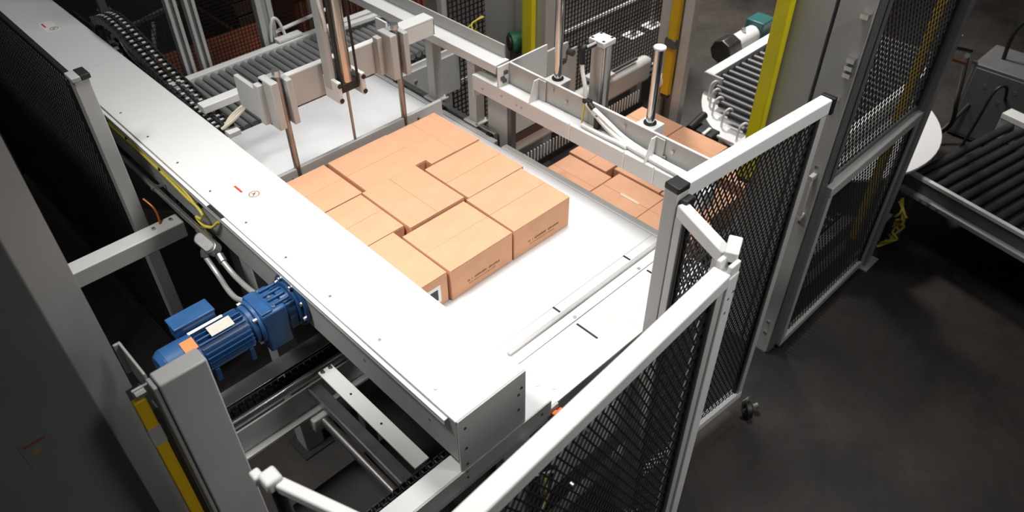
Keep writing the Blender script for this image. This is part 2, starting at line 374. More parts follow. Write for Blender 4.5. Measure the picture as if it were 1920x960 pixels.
MB().box(.487, .663, ay+.052, ay+.138, azz+.11, azz+.122).build('terminal_lid', BLUE, tb, .004)
MB().obox((.64, ay-.018, azz+.0905), (.05, 0, 0), (0, .024, .006), (0, -.0005, .0018)).build('nameplate', PLATE, mo)
tag(MB().obox((.50, ay-.028, azz+.090), (.026, 0, 0), (0, .026, .0085), (0, -.0010, .003)).build('orange_label', ORANGE, mo), 'small orange sticker')
MB().obox((.60, ay+.035, azz+.086), (.075, 0, 0), (0, .006, -.003), (0, .002, .003)).build('pale_strip', LABEL, mo)
MB().box(.545, .565, ay-.082, ay+.082, azz-.12, azz-.05).box(.70, .72, ay-.082, ay+.082, azz-.12, azz-.05).build('motor_feet', BLUE, mo, .003)

# conduit run above motor
cd = thing('conduit_run', (.93, 3.3, 1.6), 'galvanised conduit pipe with oval fitting feeding the blue motor', 'conduit')
MB().tube([(.925, 4.55, 1.585), (.925, 3.10, 1.60)], .014, 12, 1).build('pipe', ALU, cd)
pieces('pipe_clamp', MB().cyl((0, -.012, 0), (0, .012, 0), .019, 14).box(0, .055, -.012, .012, -.004, .004), ALU, cd, [(.925, 4.25, 1.588), (.925, 3.62, 1.595), (.925, 3.13, 1.60)])
MB().cyl((.925, 3.10, 1.60), (.925, 3.05, 1.60), .021, 12).build('coupling', ALU, cd)
poly = []
for i in range(16):
    a = 2*math.pi*i/16; sx = .055 if math.cos(a) >= 0 else -.055
    poly.append((sx+.035*math.cos(a), .033*math.sin(a)))
fb = MB().prism(poly, (.90, 2.965, 1.62), (0, -1, .05), (.8, 0, .6), (-.025, 0, .035)).build('fitting_body', ALU, cd, .004)
poly2 = [(u*.8, v*.75) for u, v in poly]
MB().prism(poly2, (.874, 2.965, 1.655), (0, -1, .05), (.8, 0, .6), (-.003, 0, .004)).build('fitting_cover', FLEX, fb)
MB().tube([(.90, 3.0, 1.60), (.875, 3.0, 1.58), (.865, 2.99, 1.555)], .020, 12).build('elbow', ALU, cd)
MB().tube([(.895, 2.88, 1.615), (.89, 2.84, 1.60)], .019, 12, 1).build('hose_nut', ALU, cd)
h1 = MB().tube([(.865, 2.99, 1.555), (.865, 2.90, 1.50), (.85, 2.78, 1.49), (.835, 2.66, 1.53), (.82, 2.52, 1.62), (.815, 2.435, 1.66)], .013, 10).build('flex_hose', FLEX, cd)
MB().tube([(.89, 2.84, 1.60), (.892, 2.76, 1.57), (.89, 2.65, 1.575), (.88, 2.52, 1.62), (.875, 2.44, 1.66)], .013, 10).build('flex_hose', FLEX, cd)

# yellow cable under the flange
yc = thing('yellow_cable', (.96, 3.6, 1.7), 'yellow cable zip-tied along the beam side above the conduit', 'cable')
MB().tube([(.960, 4.45, 1.735), (.960, 4.1, 1.73), (.960, 3.8, 1.733), (.960, 3.55, 1.722), (.960, 3.38, 1.71), (.96, 3.26, 1.70), (.955, 3.16, 1.715), (.95, 3.10, 1.70), (.95, 3.14, 1.65), (.955, 3.22, 1.615), (.955, 3.16, 1.60), (.958, 3.06, 1.64), (.966, 2.99, 1.70), (.97, 2.97, 1.72)], .0075, 8).build('cable_jacket', YCAB, yc)
MB().tube([(.966, 4.45, 1.748), (.966, 3.8, 1.748), (.966, 3.5, 1.735), (.965, 3.3, 1.73), (.96, 3.18, 1.70)], .006, 8).build('cable_jacket', YCAB, yc)
pieces('zip_tie', MB().cyl((0, -.008, 0), (0, .008, 0), .015, 10), BLACK, yc, [(.968, y, z) for y, z in ((4.18, 1.735), (3.93, 1.737), (3.55, 1.727), (3.16, 1.71))])

# ================================================================== PUSHER CARRIAGE
py = 3.235
pp = thing('pusher_plate', (1.93, py, Zb), 'long grey pusher plate standing behind the back row of cartons', 'pusher plate')
MB().box(1.325, 2.545, py-.012, py+.012, Zb+.004, 1.612).build('plate', GREY, pp, .002)
pieces('plate_bolt', bolt((0, -1, 0), .008, .006), DSTEEL, pp, [(1.50, py-.012, 1.56), (2.36, py-.012, 1.565)])
pc = thing('pusher_carriage', (1.95, 3.3, 1.9), 'grey cross plate with guide blocks hanging over the pusher plate', 'carriage')
yb = 3.31
MB().box(1.48, 2.30, yb, yb+.010, 1.905, 2.085).build('cross_plate', GREY, pc, .002)
MB().box(1.48, 2.30, yb+.010, yb+.045, 2.075, 2.085).build('top_lip', WHITE, pc, .002)
MB().box(1.455, 1.48, yb-.02, yb+.22, 1.905, 2.08).build('return_flange', GREY, pc, .003)
for x in (1.545, 2.27):
    g = MB().box(x-.065, x-.022, py-.045, yb, 1.885, 2.145).build('guide_block', GREY, pc, .005)
    MB().box(x+.022, x+.055, py-.045, yb, 1.885, 2.135).build('guide_block', GREY, pc, .005)
    MB().box(x-.065, x+.055, py+.03, yb, 1.885, 2.14).build('block_back', MID, pc, .003)
    MB().box(x-.10, x-.06, py+.03, yb, 1.90, 2.12).build('block_step', GREY, pc, .004)
    rd = MB().cyl((x, py, 1.56), (x, py, 2.155), .017, 20).build('guide_rod', GROD, pc)
    MB().cyl((x, py, 2.155), (x, py, 2.185), .022, 8).build('rod_nut', ALU, rd)
MB().box(1.855, 1.985, yb-.10, yb, 1.93, 1.955).build('cylinder_shelf', BLACK, pc, .003)
for x in (1.835, 1.985):
    cl = MB().box(x, x+.022, yb-.135, yb, 1.895, 2.02).build('clevis_plate', WHITE, pc, .003)
    pieces('clevis_pin', bolt((0, -1, 0), .013, .004), BLACK, cl, [(x+.011, yb-.136, 1.915), (x+.011, yb-.136, 2.0)])
# big cylinder
pcy = thing('lift_cylinder', (1.92, py, 1.95), 'tall bronze and black pneumatic cylinder above the pusher plate', 'cylinder')
BRONZE = mat('bronze_tint_tube', (.62, .54, .46), .3, 1, .05, 10)
MB().cyl((1.925, py+.005, 1.985), (1.925, py+.005, 3.0), .040, 24).build('barrel', BRONZE, pcy)
MB().box(1.868, 1.982, py-.035, py+.05, 1.945, 1.985).build('lower_head', BLACK, pcy, .004)
for dx, dy in ((-.048, -.036), (.050, -.036), (-.048, .048), (.050, .048)):
    MB().cyl((1.925+dx, py+dy, 1.96), (1.925+dx, py+dy, 3.0), .007, 8).build('tie_rod', BLACK, pcy)
MB().cyl((1.925, py+.005, 1.56), (1.925, py+.005, 1.95), .008, 12).build('piston_rod', GROD, pcy)
MB().box(1.832, 1.868, py, py+.06, 1.96, 3.0).build('profile', GREY, pcy, .003)
MB().tube([(1.83, py, 2.62), (1.835, py-.01, 2.45), (1.85, py-.01, 2.32), (1.86, py+.02, 2.26)], .008, 8).build('air_tube', HOSE, pcy)
# carriage right end arm riding on the rail
ca = thing('carriage_arm', (2.5, 3.35, 1.95), 'white hook-shaped carriage arm reaching the overhead rail', 'arm')
MB().box(2.325, 2.60, yb, yb+.09, 2.075, 2.09).build('arm_top', WHITE, ca, .004)
MB().box(2.325, 2.60, yb, yb+.008, 1.985, 2.075).build('arm_face', WHITE, ca, .002)
MB().box(2.592, 2.60, yb, yb+.09, 1.985, 2.075).build('arm_end', WHITE, ca, .002)
MB().box(2.33, 2.342, yb+.09, yb+.19, 2.03, 2.115).build('arm_rib', WHITE, ca, .002)
# left bracket of carriage at drag chain
cb = thing('chain_bracket', (1.5, 3.8, 1.7), 'white bracket tube between the drag chain and the carriage', 'bracket')
MB().box(1.365, 1.62, 3.83, 3.90, 1.755, 1.80).build('bracket_tube', WHITE, cb, .004)
MB().box(1.40, 1.47, 3.66, 3.72, 1.66, 1.69).build('chain_anchor', WHITE, cb, .003)
strp = thing('strap_bundle', (1.5, 3.7, 1.75), 'cream cable straps tied from the drag chain to the carriage', 'cable')
for k in range(3):
    MB().tube([(1.39+.008*k, 3.72, 1.70), (1.46, 3.70+.012*k, 1.735+.006*k), (1.54, 3.69, 1.79+.008*k), (1.60+.01*k, 3.68, 1.845-.006*k)], .009, 8).build('strap', CREAM, strp)

# overhead L rail with posts
orl = thing('overhead_rail', (2.75, 4.2, 1.85), 'white L-shaped overhead rail running back past the carriage arm', 'rail')
MB().box(2.69, 2.80, 2.90, 6.6, 1.89, 1.905).build('flange', WHITE, orl, .002)
MB().box(2.69, 2.70, 2.90, 6.6, 1.85, 1.89).build('front_lip', WHITE, orl, .002)
MB().box(2.79, 2.80, 2.93, 6.6, 1.905, 1.985).build('web', GREY, orl, .002)  # grey instead of white: shading of the upright face put into the colour
for y, lab in ((3.14, 'grey post under the overhead rail nearest the frame end'), (3.53, 'grey post under the overhead rail beside the pusher plate end')):
    p = thing('rail_post', (2.745, y, 1.33), lab, 'post')
    MB().box(2.715, 2.785, y-.035, y+.035, 1.43, 1.889).build('post_tube', GREY, p, .004)
    MB().box(2.69, 2.80, y-.06, y+.06, 1.421, 1.43).build('base_plate', WHITE, p)
    pieces('base_bolt', bolt((0, 0, 1), .007, .008), ALU, p, [(2.70, y-.05, 1.43), (2.79, y-.05, 1.43)])

# ================================================================== CYLINDER FRAME (right)
zr = 1.80
XF, XP, ZP = 2.662, 2.745, 1.925
cf = thing('cylinder_frame', (2.75, 2.2, 1.66), 'white cylinder frame with tall side plate and gussets above the lowered cartons', 'frame')
MB().box(XF, XP-.004, 1.50, 3.06, zr-.10, zr).build('front_tube', WHITE, cf, .005)
MB().box(XF, 3.06, 2.845, 2.857, zr+.001, ZP).build('end_plate', WHITE, cf, .002)
MB().box(XP+.012, 3.06, 2.845, 2.857, zr-.14, zr).build('end_web', WHITE, cf, .002)
MB().box(XF, XF+.06, 3.06, 3.07, zr-.15, zr-.002).build('end_hook', WHITE, cf, .002)
MB().box(XP, XP+.010, 1.44, 2.843, zr-.12, ZP).build('side_plate', GREY, cf, .002)
MB().box(XP-.002, XP+.012, 1.44, 2.843, ZP, ZP+.005).build('plate_edge', WHITE, cf)
MB().box(XF, XP-.001, 1.44, 1.50, zr-.10, zr).build('near_cross', WHITE, cf, .004)
for y in (2.60, 1.80):
    MB().prism([(0, 0), (XP-XF-.002, 0), (XP-XF-.002, ZP-zr-.003), (.038, ZP-zr-.003)], (XF+.001, y, zr+.0005), (1, 0, 0), (0, 0, 1), (0, .008, 0)).build('gusset', WHITE, cf)
    MB().box(XP-.012, XP-.001, y-.05, y, zr+.001, ZP-.002).build('gusset_flange', GREY, cf, .002)
pieces('plate_bolt', bolt((-1, 0, 0), .009, .012), ALU, cf, [(XP, 2.50, 1.90), (XP, 2.40, 1.865), (XP, 2.06, 1.84), (XP, 2.0, 1.89), (XP, 1.70, 1.88), (XP, 1.74, 1.83), (XP, 2.12, 1.87)])
pieces('face_bolt', bolt((-1, 0, 0), .006, .006), ALU, cf, [(XF, 2.82, zr-.04), (XF, 2.70, zr-.05), (XF, 2.66, zr-.05), (XF, 2.98, zr-.06)])
pieces('end_clip', MB().box(-.012, .012, -.006, .006, -.010, .010), DSTEEL, cf, [(2.69, 2.839, zr+.05), (2.715, 2.839, zr+.08), (2.705, 2.839, zr+.03)])
XR = 2.82
for y, ztop, lab in ((2.54, 2.72, 'taller polished guide rod'), (1.907, 2.318, 'shorter polished guide rod with white cap')):
    bk = MB().box(XP+.013, XR+.05, y-.055, y+.055, 1.86, 1.915).build('rod_block', WHITE, cf, .004)
    MB().cyl((XR, y, 1.915), (XR, y, 1.922), .033, 20).build('rod_seal', BLACK, bk)
    rd = MB().cyl((XR, y, 1.74), (XR, y, ztop), .022, 24).build('guide_rod', CHROME, cf); tag(rd, lab)
    MB().cyl((XR, y, ztop), (XR, y, ztop+.012), .031, 20).build('rod_cap', WHITE, rd, .003)
# square air cylinder
ac = thing('air_cylinder', (2.86, 2.29, 1.66), 'square aluminium air cylinder standing behind the frame side plate', 'cylinder')
MB().box(2.825, 2.897, 2.245, 2.325, 1.66, 2.20).build('barrel', GREY, ac, .008)
for yy, xx in ((2.243, 2.836), (2.243, 2.886)): MB().cyl((xx, yy, 1.66), (xx, yy, 2.20), .008, 8).build('tie_rod', ALU, ac)
MB().box(2.757, 2.825, 2.26, 2.31, 1.72, 1.76).build('mount_lug', GREY, ac)
tp = MB().box(2.813, 2.909, 2.233, 2.337, 2.20, 2.23).build('top_head', WHITE, ac, .005)
pieces('head_screw', bolt((0, 0, 1), .008, .002), DSTEEL, tp, [(2.828, 2.249, 2.23), (2.894, 2.249, 2.23), (2.828, 2.321, 2.23), (2.894, 2.321, 2.23)])
MB().cyl((2.813, 2.29, 2.212), (2.755, 2.305, 2.20), .015, 14).build('port_fitting', DSTEEL, ac)
MB().tube([(2.755, 2.305, 2.212), (2.735, 2.305, 2.20), (2.728, 2.295, 2.13)], .015, 12).build('elbow_fitting', BLACK, ac)
hs = thing('air_hose_bundle', (2.70, 2.0, 1.8), 'white sleeved hose bundle draped along the cylinder frame', 'hose')
MB().tube([(2.728, 2.295, 2.13), (2.722, 2.285, 2.09), (2.720, 2.262, 2.02), (2.720, 2.255, 1.955)], .011, 10).build('hose', HOSE, hs)
MB().box(2.705, 2.735, 2.215, 2.262, 1.93, 1.955).cyl((2.715, 2.225, 1.94), (2.71, 2.185, 1.92), .014, 12).build('tee_fitting', BLACK, hs, .003)
MB().tube([(2.715, 2.235, 1.935), (2.712, 2.16, 1.89), (2.712, 2.07, 1.845), (2.708, 1.98, 1.822), (2.70, 1.86, 1.816), (2.69, 1.70, 1.816), (2.685, 1.56, 1.816)], .015, 10).build('hose', HOSE, hs)
MB().tube([(2.712, 2.19, 1.92), (2.718, 2.10, 1.88), (2.722, 2.01, 1.842), (2.722, 1.90, 1.82), (2.715, 1.72, 1.816), (2.712, 1.56, 1.816)], .014, 10).build('hose', HOSE, hs)
MB().tube([(2.69, 2.24, 1.813), (2.69, 2.08, 1.813), (2.692, 2.0, 1.815), (2.69, 1.94, 1.814)], .012, 10).build('hose', HOSE, hs)
MB().tube([(2.716, 2.25, 1.935), (2.712, 2.252, 1.89), (2.705, 2.255, 1.81)], .005, 6).build('green_tube', YCAB, hs)
MB().cyl((2.718, 2.16, 1.90), (2.718, 2.16, 1.82), .020, 14).build('regulator', BLACK, hs)
pieces('zip_tie', MB().box(-.004, .0, -.003, .003, -.05, .05), LABEL, hs, [(XF, 2.30, 1.76), (XF, 1.93, 1.76), (XF, 1.74, 1.76)])
# grey plates hanging under the frame end
gp = thing('hanging_guard', (2.9, 3.0, 1.0), 'grey sheet guard plates hanging under the far end of the cylinder frame', 'guard')
MB().box(2.76, 2.78, 2.88, 3.05, 1.16, zr-.13).build('side_sheet', GREY, gp, .002)
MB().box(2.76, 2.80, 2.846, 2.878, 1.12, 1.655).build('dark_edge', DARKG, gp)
MB().box(2.82, 3.60, 3.08, 3.09, 1.22, 1.64).build('back_sheet', GREY, gp, .002)
MB().box(2.82, 3.60, 3.07, 3.095, 1.16, 1.215).build('black_channel', BLACK, gp)  # black channel below the back sheet
gt = thing('guard_tube', (3.6, 3.1, .9), 'rounded light grey guard beam beyond the lowered cartons', 'guard')
MB().box(2.85, 4.72, 3.24, 3.34, .90, 1.10).build('guard_beam', GREY, gt, .035)
for x in (3.0, 4.6): MB().box(x-.03, x+.03, 3.26, 3.32, 0, .9).build('leg', MID, gt)
MB().box(4.02, 4.22, 3.22, 3.36, 1.125, 1.155).build('bracket_top', GREY, gt, .004)
MB().box(4.05, 4.19, 3.26, 3.33, 1.10, 1.125).build('bracket_neck', DSTEEL, gt)
MB().cyl((4.22, 3.28, 1.13), (4.55, 3.28, 1.13), .014, 10).build('rod', DSTEEL, gt)
br = thing('brush_strip', (3.8, 3.2, .8), 'row of thin upright bristles along the far side of the lowered cartons', 'brush')
pieces('bristle', MB().box(-.004, .004, -.004, .004, 0, .11), LABEL, br, [(3.12+.033*i, 3.215, .775) for i in range(44)])
MB().box(3.08, 4.60, 3.205, 3.238, .72, .775).build('strip_base', BLACK, br)

# ================================================================== BACK ROLLER CONVEYOR
rc = thing('roller_conveyor', (2.4, 4.5, 0), 'grey roller conveyor feeding the bed from behind', 'conveyor')
MB().box(1.25, 3.42, 4.885, 4.945, 1.27, 1.425).build('far_rail', WHITE, rc, .004)
MB().box(1.25, 3.42, 4.10, 4.118, 1.25, 1.345).build('near_rail', WHITE, rc, .002)
pieces('roller', MB().cyl((0, -.378, 0), (0, .378, 0), .0245, 14), ROLLG, rc, [(1.30+.0575*i, 4.503, 1.39) for i in range(36)])
for x in (1.5, 3.3):
    for y in (4.14, 4.91): MB().box(x-.03, x+.03, y-.03, y+.03, 0, 1.27).build('leg', MID, rc)
MB().box(1.3, 3.4, 4.15, 4.85, 1.20, 1.26).build('pan', DARKG, rc)
MB().box(2.62, 3.42, 4.085, 4.10, 1.0, 1.30).build('drive_guard', GREY, rc)
MB().box(2.42, 2.62, 4.90, 4.97, 1.43, 1.45).build('sensor_bar', WHITE, rc, .003)
MB().cyl((2.45, 4.99, 1.48), (2.95, 5.02, 1.50), .014, 10).build('guide_tube', WHITE, rc)
MB().bar((2.80, 4.75, 1.46), (3.36, 4.72, 1.46), .05, .03).build('diverter_rail', WHITE, rc, .004)
pieces('nut', bolt((0, -1, 0), .012, .012), ALU, rc, [(2.85, 4.085, 1.2), (3.0, 4.085, 1.1), (3.0, 4.085, 1.22)])
# frame posts behind the conveyor
for i, (x, y, wd, lab) in enumerate(((1.78, 5.02, .07, 'left of the twin aluminium posts behind the drag chain'), (1.90, 5.02, .07, 'right of the twin aluminium posts behind the drag chain'),
    (2.41, 5.02, .12, 'grooved aluminium post with a looped grey cable behind the roller conveyor'), (2.83, 5.02, .09, 'white post standing behind the sensor bar of the roller conveyor'))):
    p = thing('aluminium_post', (x, y, 0), lab, 'post')
    MB().box(x-wd/2, x-wd/6, y-.03, y+.03, 0.01, 3.2).build('profile', GREY, p, .003)
    MB().box(x+wd/6, x+wd/2, y-.03, y+.03, 0.01, 3.2).build('profile', GREY, p, .003)
    MB().box(x-wd/6, x+wd/6, y-.018, y+.022, 0.01, 3.2).build('groove', MID if i > 1 else DARKG, p)
    MB().box(x-.07, x+.07, y-.05, y+.06, 0, .01).build('foot', GREY, p)
lc = MB().tube([(2.40, 4.975, 1.43), (2.41, 4.96, 1.54), (2.44, 4.955, 1.60), (2.48, 4.96, 1.56), (2.515, 4.965, 1.43)], .011, 8).build('looped_cable', HOSE)
tag(lc, 'pale looped cable at the foot of the grooved post', 'cable')
# fence behind conveyor, rust bins
bf = thing('mesh_fence', (2.6, 5.6, 0), 'dark square-mesh fence behind the aluminium posts', 'fence')
wm = wire_square((1.55, 5.62, .1), (1, 0, 0), (0, 0, 1), 2.35, 2.6, .03, .0022).build('mesh', MESHB, bf, smooth=False); wm['kind'] = 'stuff'
MB().box(1.55, 3.9, 5.6, 5.64, .06, .1).build('bottom_rail', DARKG, bf)
for x in (1.52, 3.88): MB().box(x, x+.05, 5.6, 5.65, 0, 2.7).build('post', DARKG, bf)
for k, (x0, x1, y, h, lab) in enumerate(((2.15, 3.25, 6.3, .62, 'long rust-orange ribbed bin behind the mesh fence'), (3.45, 5.0, 6.5, .95, 'taller rust-orange ribbed bin behind the roller conveyor'))):
    bn = thing('ribbed_bin', ((x0+x1)/2, y, 0), lab, 'bin')
    MB().box(x0, x1, y, y+.6, .02, h).build('bin_body', RUST, bn, .01)
    n = int((x1-x0)/.07)
    pieces('rib', MB().box(-.016, .016, -.02, 0, .04, h-.02), RUST, bn, [(x0+.05+.07*i, y, 0) for i in range(n)])
    MB().box(x0-.01, x1+.01, y-.03, y+.62, h, h+.05).build('rim', RUST, bn, .008)
bb = thing('board_stack', (3.9, 7.6, 0), 'dark brown stacked boards at the back of the hall', 'boards')
for i in range(6): MB().box(3.2+random.uniform(-.03, .03), 5.6, 7.3, 8.3, .15*i, .15*i+.13).build('board', BROWN, bb, .004)
fm = thing('floor_machine', (2.2, 6.9, 0), 'dark low machine with bright metal bars beyond the drag chain', 'machine')
MB().box(1.5, 2.0, 6.6, 7.2, 0, .7).build('body', BLACK, fm, .01)
MB().bar((1.75, 6.2, 1.3), (2.30, 6.3, 1.34), .03, .03).build('bar', ALU, fm); MB().bar((1.9, 6.1, 1.0), (2.1, 6.4, 1.2), .03, .03).build('bar', ALU, fm)
MB().box(1.8, 1.9, 6.65, 6.75, .7, 1.3).build('stand', DARKG, fm); MB().box(1.7, 1.86, 6.25, 6.65, 1.26, 1.3).build('carrier', DARKG, fm)

# ================================================================== DRAG CHAIN
dc = thing('drag_chain', (1.45, 4.7, 1.5), 'black plastic drag chain lying along the white beam', 'drag chain')
path = [(1.405, 3.74, 1.690), (1.408, 3.95, 1.705), (1.41, 4.20, 1.745), (1.41, 4.45, 1.79), (1.41, 4.68, 1.845), (1.41, 4.86, 1.885), (1.41, 5.02, 1.90), (1.41, 5.18, 1.865), (1.41, 5.27, 1.78), (1.41, 5.27, 1.68), (1.41, 5.18, 1.59), (1.41, 5.04, 1.55), (1.41, 4.8, 1.545), (1.41, 4.3, 1.545)]
pts = [Vector(p) for p in path]; q = []
for i in range(len(pts)-1):
    a = pts[max(i-1, 0)]; b_ = pts[i]; c = pts[i+1]; d = pts[min(i+2, len(pts)-1)]
    for k in range(40):
        t = k/40; q.append(.5*((2*b_)+(c-a)*t+(2*a-5*b_+4*c-d)*t*t+(3*b_-a-3*c+d)*t**3))
acc = 0; last = q[0]; stops = [(q[0], (q[1]-q[0]).normalized())]
for i in range(1, len(q)-1):
    acc += (q[i]-q[i-1]).length
    if acc >= .046: stops.append((q[i], (q[i+1]-q[i]).normalized())); acc = 0
ln = MB().box(-.062, -.050, -.021, .021, -.026, .026).box(.050, .062, -.021, .021, -.026, .026).box(-.05, .05, -.013, .013, .018, .024).box(-.006, .006, -.016, .016, .010, .029)
hl = MB().box(-.010, .010, -.008, .008, .0242, .0266)
first = None
for p, t in stops:
    if first is None:
        first = ln.build('link', BLACK, dc, .002, origin=(0, 0, 0)); subs = [hl.build('link_insert', GREY, first, origin=(0, 0, 0)) for _ in (0, 1)]; subs[1].data = subs[0].data; subs[0].location = (-.026, 0, 0); subs[1].location = (.026, 0, 0); o = first
        o.location = p-WL[dc.name]
    else:
        o = piece(first, p, dc); 
        for sb_ in subs: s2 = sb_.copy(); COL.objects.link(s2); s2.parent = o
    o.rotation_euler = (math.atan2(t.z, t.y), 0, 0)
tr = thing('chain_tray', (1.42, 5, 1.5), 'dark steel tray under the drag chain', 'tray')
MB().box(1.335, 1.50, 3.95, 6.2, 1.50, 1.512).build('tray_floor', DSTEEL, tr); MB().box(1.49, 1.50, 3.95, 6.2, 1.512, 1.56).build('tray_lip', DSTEEL, tr)

# ================================================================== CHAIN TRANSFER PIT (below beam, left)
tf = thing('chain_transfer', (.8, 1.9, 1.1), 'dark chain transfer frame with steel rails below the beam housing', 'chain conveyor')
MB().box(.36, 1.25, 2.335, 2.425, 1.285, 1.30).box(.36, 1.25, 2.415, 2.425, 1.22, 1.285).build('back_channel', STEEL, tf, .002)
MB().box(.36, 1.25, 2.25, 2.275, 1.235, 1.285).build('back_tube', STEEL, tf, .008)
MB().box(.36, 1.25, 2.235, 2.245, 1.09, 1.235).build('back_web', MID, tf, .002)
MB().box(.36, 1.25, 2.20, 2.235, 1.075, 1.09).build('back_foot', MID, tf, .002)
MB().box(.36, 1.25, 1.372, 1.38, 1.26, 1.35).box(.36, 1.25, 1.38, 1.45, 1.26, 1.275).build('front_channel', STEEL, tf, .002)
MB().box(.36, .98, 1.455, 1.475, 1.235, 1.29).build('front_tube', DSTEEL, tf, .005)
cp = MB().box(.935, 1.008, 1.53, 2.225, 1.285, 1.297).build('cross_plate', WHITE, tf, .002)
pieces('hole', bolt((0, 0, 1), .006, .0008), BLACK, cp, [(.97, 2.02, 1.297), (.97, 1.80, 1.297)])
pieces('plate_bolt', bolt((0, 0, 1), .009, .012), DSTEEL, cp, [(.950, 2.21, 1.297), (.990, 2.21, 1.297)])
MB().box(.875, .93, 1.53, 2.22, 1.22, 1.232).build('side_plate', DSTEEL, tf, .001); MB().box(.867, .875, 1.53, 2.22, 1.20, 1.24).build('edge_sheen_strip', STEEL, tf)  # the bright steel strip stands in for a sheen line along the plate
MB().cyl((.885, 2.23, 1.04), (.885, 1.42, 1.04), .022, 16).build('drive_shaft', STEEL, tf)
MB().box(.83, .93, 2.17, 2.235, .99, 1.074).build('bearing_block', MID, tf, .008)
for yy, x0 in ((2.305, .36), (1.50, .55)):
    n = int((1.2-x0)/.034)
    ps = pieces('chain_link', MB().box(-.013, .013, -.016, -.010, -.011, .011).box(-.013, .013, .010, .016, -.011, .011).cyl((-.008, -.016, 0), (-.008, .016, 0), .006, 8), BLACK, tf, [(x0+.034*i, yy, 1.285) for i in range(n)])
MB().box(.36, 1.25, 2.28, 2.33, 1.25, 1.268).build('chain_track', BLACK, tf); MB().box(.5, 1.25, 1.478, 1.522, 1.25, 1.268).build('chain_track', BLACK, tf)
MB().box(.9, .98, 1.36, 1.372, 1.30, 1.33).build('clip', ALU, tf)
MB().box(.36, 1.25, 1.46, 2.20, .55, .57).build('pit_dark_sheet', BLACK, tf)  # added black sheet so the pit under the chains looks dark
for x, y in ((.40, 2.38), (.40, 1.42), (1.2, 2.38)): MB().box(x-.03, x+.03, y-.03, y+.03, 0, 1.07 if y > 2 else 1.26).build('leg', DARKG, tf)

# ================================================================== FENCES
def post(x, y, wd, dp, z1, parent, m_=GREY, cap=True, ang=0, z0=0):
    ca_, sa = math.cos(ang), math.sin(ang)
    MB().obox((x, y, (z0+z1)/2), (ca_*wd/2, sa*wd/2, 0), (-sa*dp/2, ca_*dp/2, 0), (0, 0, (z1-z0)/2)).build('post', m_, parent, .004)
    if cap: MB().obox((x, y, z1+.012), (ca_*(wd/2+.002), sa*(wd/2+.002), 0), (-sa*(dp/2+.002), ca_*(dp/2+.002), 0), (0, 0, .014)).build('post_cap', BLACK, parent, .005)
def panel(name, label, p0, p1, z0, z1, px=.034, rail=.058, top_m=WHITE, side=GREY, lower=True, mesh_off=0.0, ends=(True, True), cat='fence', railw=None):
    p0 = Vector((*p0, 0)); p1 = Vector((*p1, 0)); d = (p1-p0).normalized(); Lh = (p1-p0).length; nrm = Vector((-d.y, d.x, 0))
    t = thing(name, (p0+p1)/2, label, cat)
    MB().bar(p0+V(0, 0, z1-rail/2), p1+V(0, 0, z1-rail/2), railw or rail*.8, rail).build('top_rail', top_m, t, .006)
    if lower: MB().bar(p0+V(0, 0, z0+rail*.4), p1+V(0, 0, z0+rail*.4), rail*.7, rail*.8).build('bottom_rail', top_m, t, .005)
    for k, (pp_, s) in enumerate(((p0, 1), (p1, -1))):
        if ends[k]:
            c = pp_+d*s*.022
            MB().obox((c.x, c.y, (z0+z1-rail)/2), d*.022, nrm*.024, (0, 0, (z1-rail-z0)/2)).build('stile', side, t, .003)
    o = p0+d*.045+nrm*mesh_off+V(0, 0, z0+rail*.8)
    ms = wire_diamond(o, d, (0, 0, 1), Lh-.09, z1-z0-rail*1.8, px).build('mesh', MESHB, t, smooth=False); ms['kind'] = 'stuff'
    for s in (0, 1):   # black edging of the mesh
        c = p0+d*(.05 if s == 0 else Lh-.05)
        MB().obox((c.x, c.y, (z0+z1-rail)/2), d*.007, nrm*.012, (0, 0, (z1-rail-z0)/2)).build('edging', BLACK, t)
    return t
ZF = 2.24
f1 = panel('mesh_barrier', 'near mesh fence panel with white top rail along the bottom of the picture', (.45, .800), (1.835, .874), .12, ZF-.01, .036, .062, railw=.068)
pieces('rail_bolt', bolt((0, -1, 0), .007, .010), ALU, f1, [(1.07, .80, 2.15), (1.02, .80, 1.93)])
fp1 = thing('fence_post', (1.875, .872, 0), 'white fence post with clevis bracket at the right end of the near panel', 'post')
post(1.868, .872, .062, .062, ZF-.035, fp1, WHITE, False, R(1))
MB().box(1.842, 1.90, .845, .862, ZF-.05, ZF+.012).box(1.842, 1.90, .890, .907, ZF-.05, ZF+.012).build('clevis', WHITE, fp1, .004)
MB().obox((1.93, .90, ZF+.01), (.045, .02, 0), (-.010, .022, 0), (0, 0, .022)).build('latch_block', WHITE, fp1, .005)
MB().cyl((1.935, .905, ZF-.05), (1.935, .905, ZF-.012), .022, 12).build('bumper', BLACK, fp1)
pieces('post_hole', bolt((0, -1, 0), .005, .001), DARKG, fp1, [(1.86, .840, 2.10), (1.885, .840, 2.12), (1.86, .840, 2.03)])
f2 = panel('mesh_barrier', 'short angled mesh panel between the near fence post and the capped post', (1.925, .915), (2.035, 1.185), .12, ZF-.005, .036, .06)
fp2 = thing('fence_post', (2.065, 1.235, 0), 'grey fence post with black cap standing at the bed corner', 'post')
post(2.055, 1.232, .065, .065, ZF+.03, fp2, GREY, True, R(-4))
MB().box(2.03, 2.085, 1.165, 1.195, ZF-.05, ZF+.01).build('hinge_block', BLACK, fp2, .004)
MB().box(2.035, 2.05, 1.18, 1.20, ZF-.20, ZF-.02).build('hinge_strap', ALU, fp2, .003)
f3 = panel('gate', 'tall mesh gate with white top rail and a caster on its far corner', (2.10, 1.262), (3.09, 1.183), .16, ZF+.01, .032, .075, cat='gate')
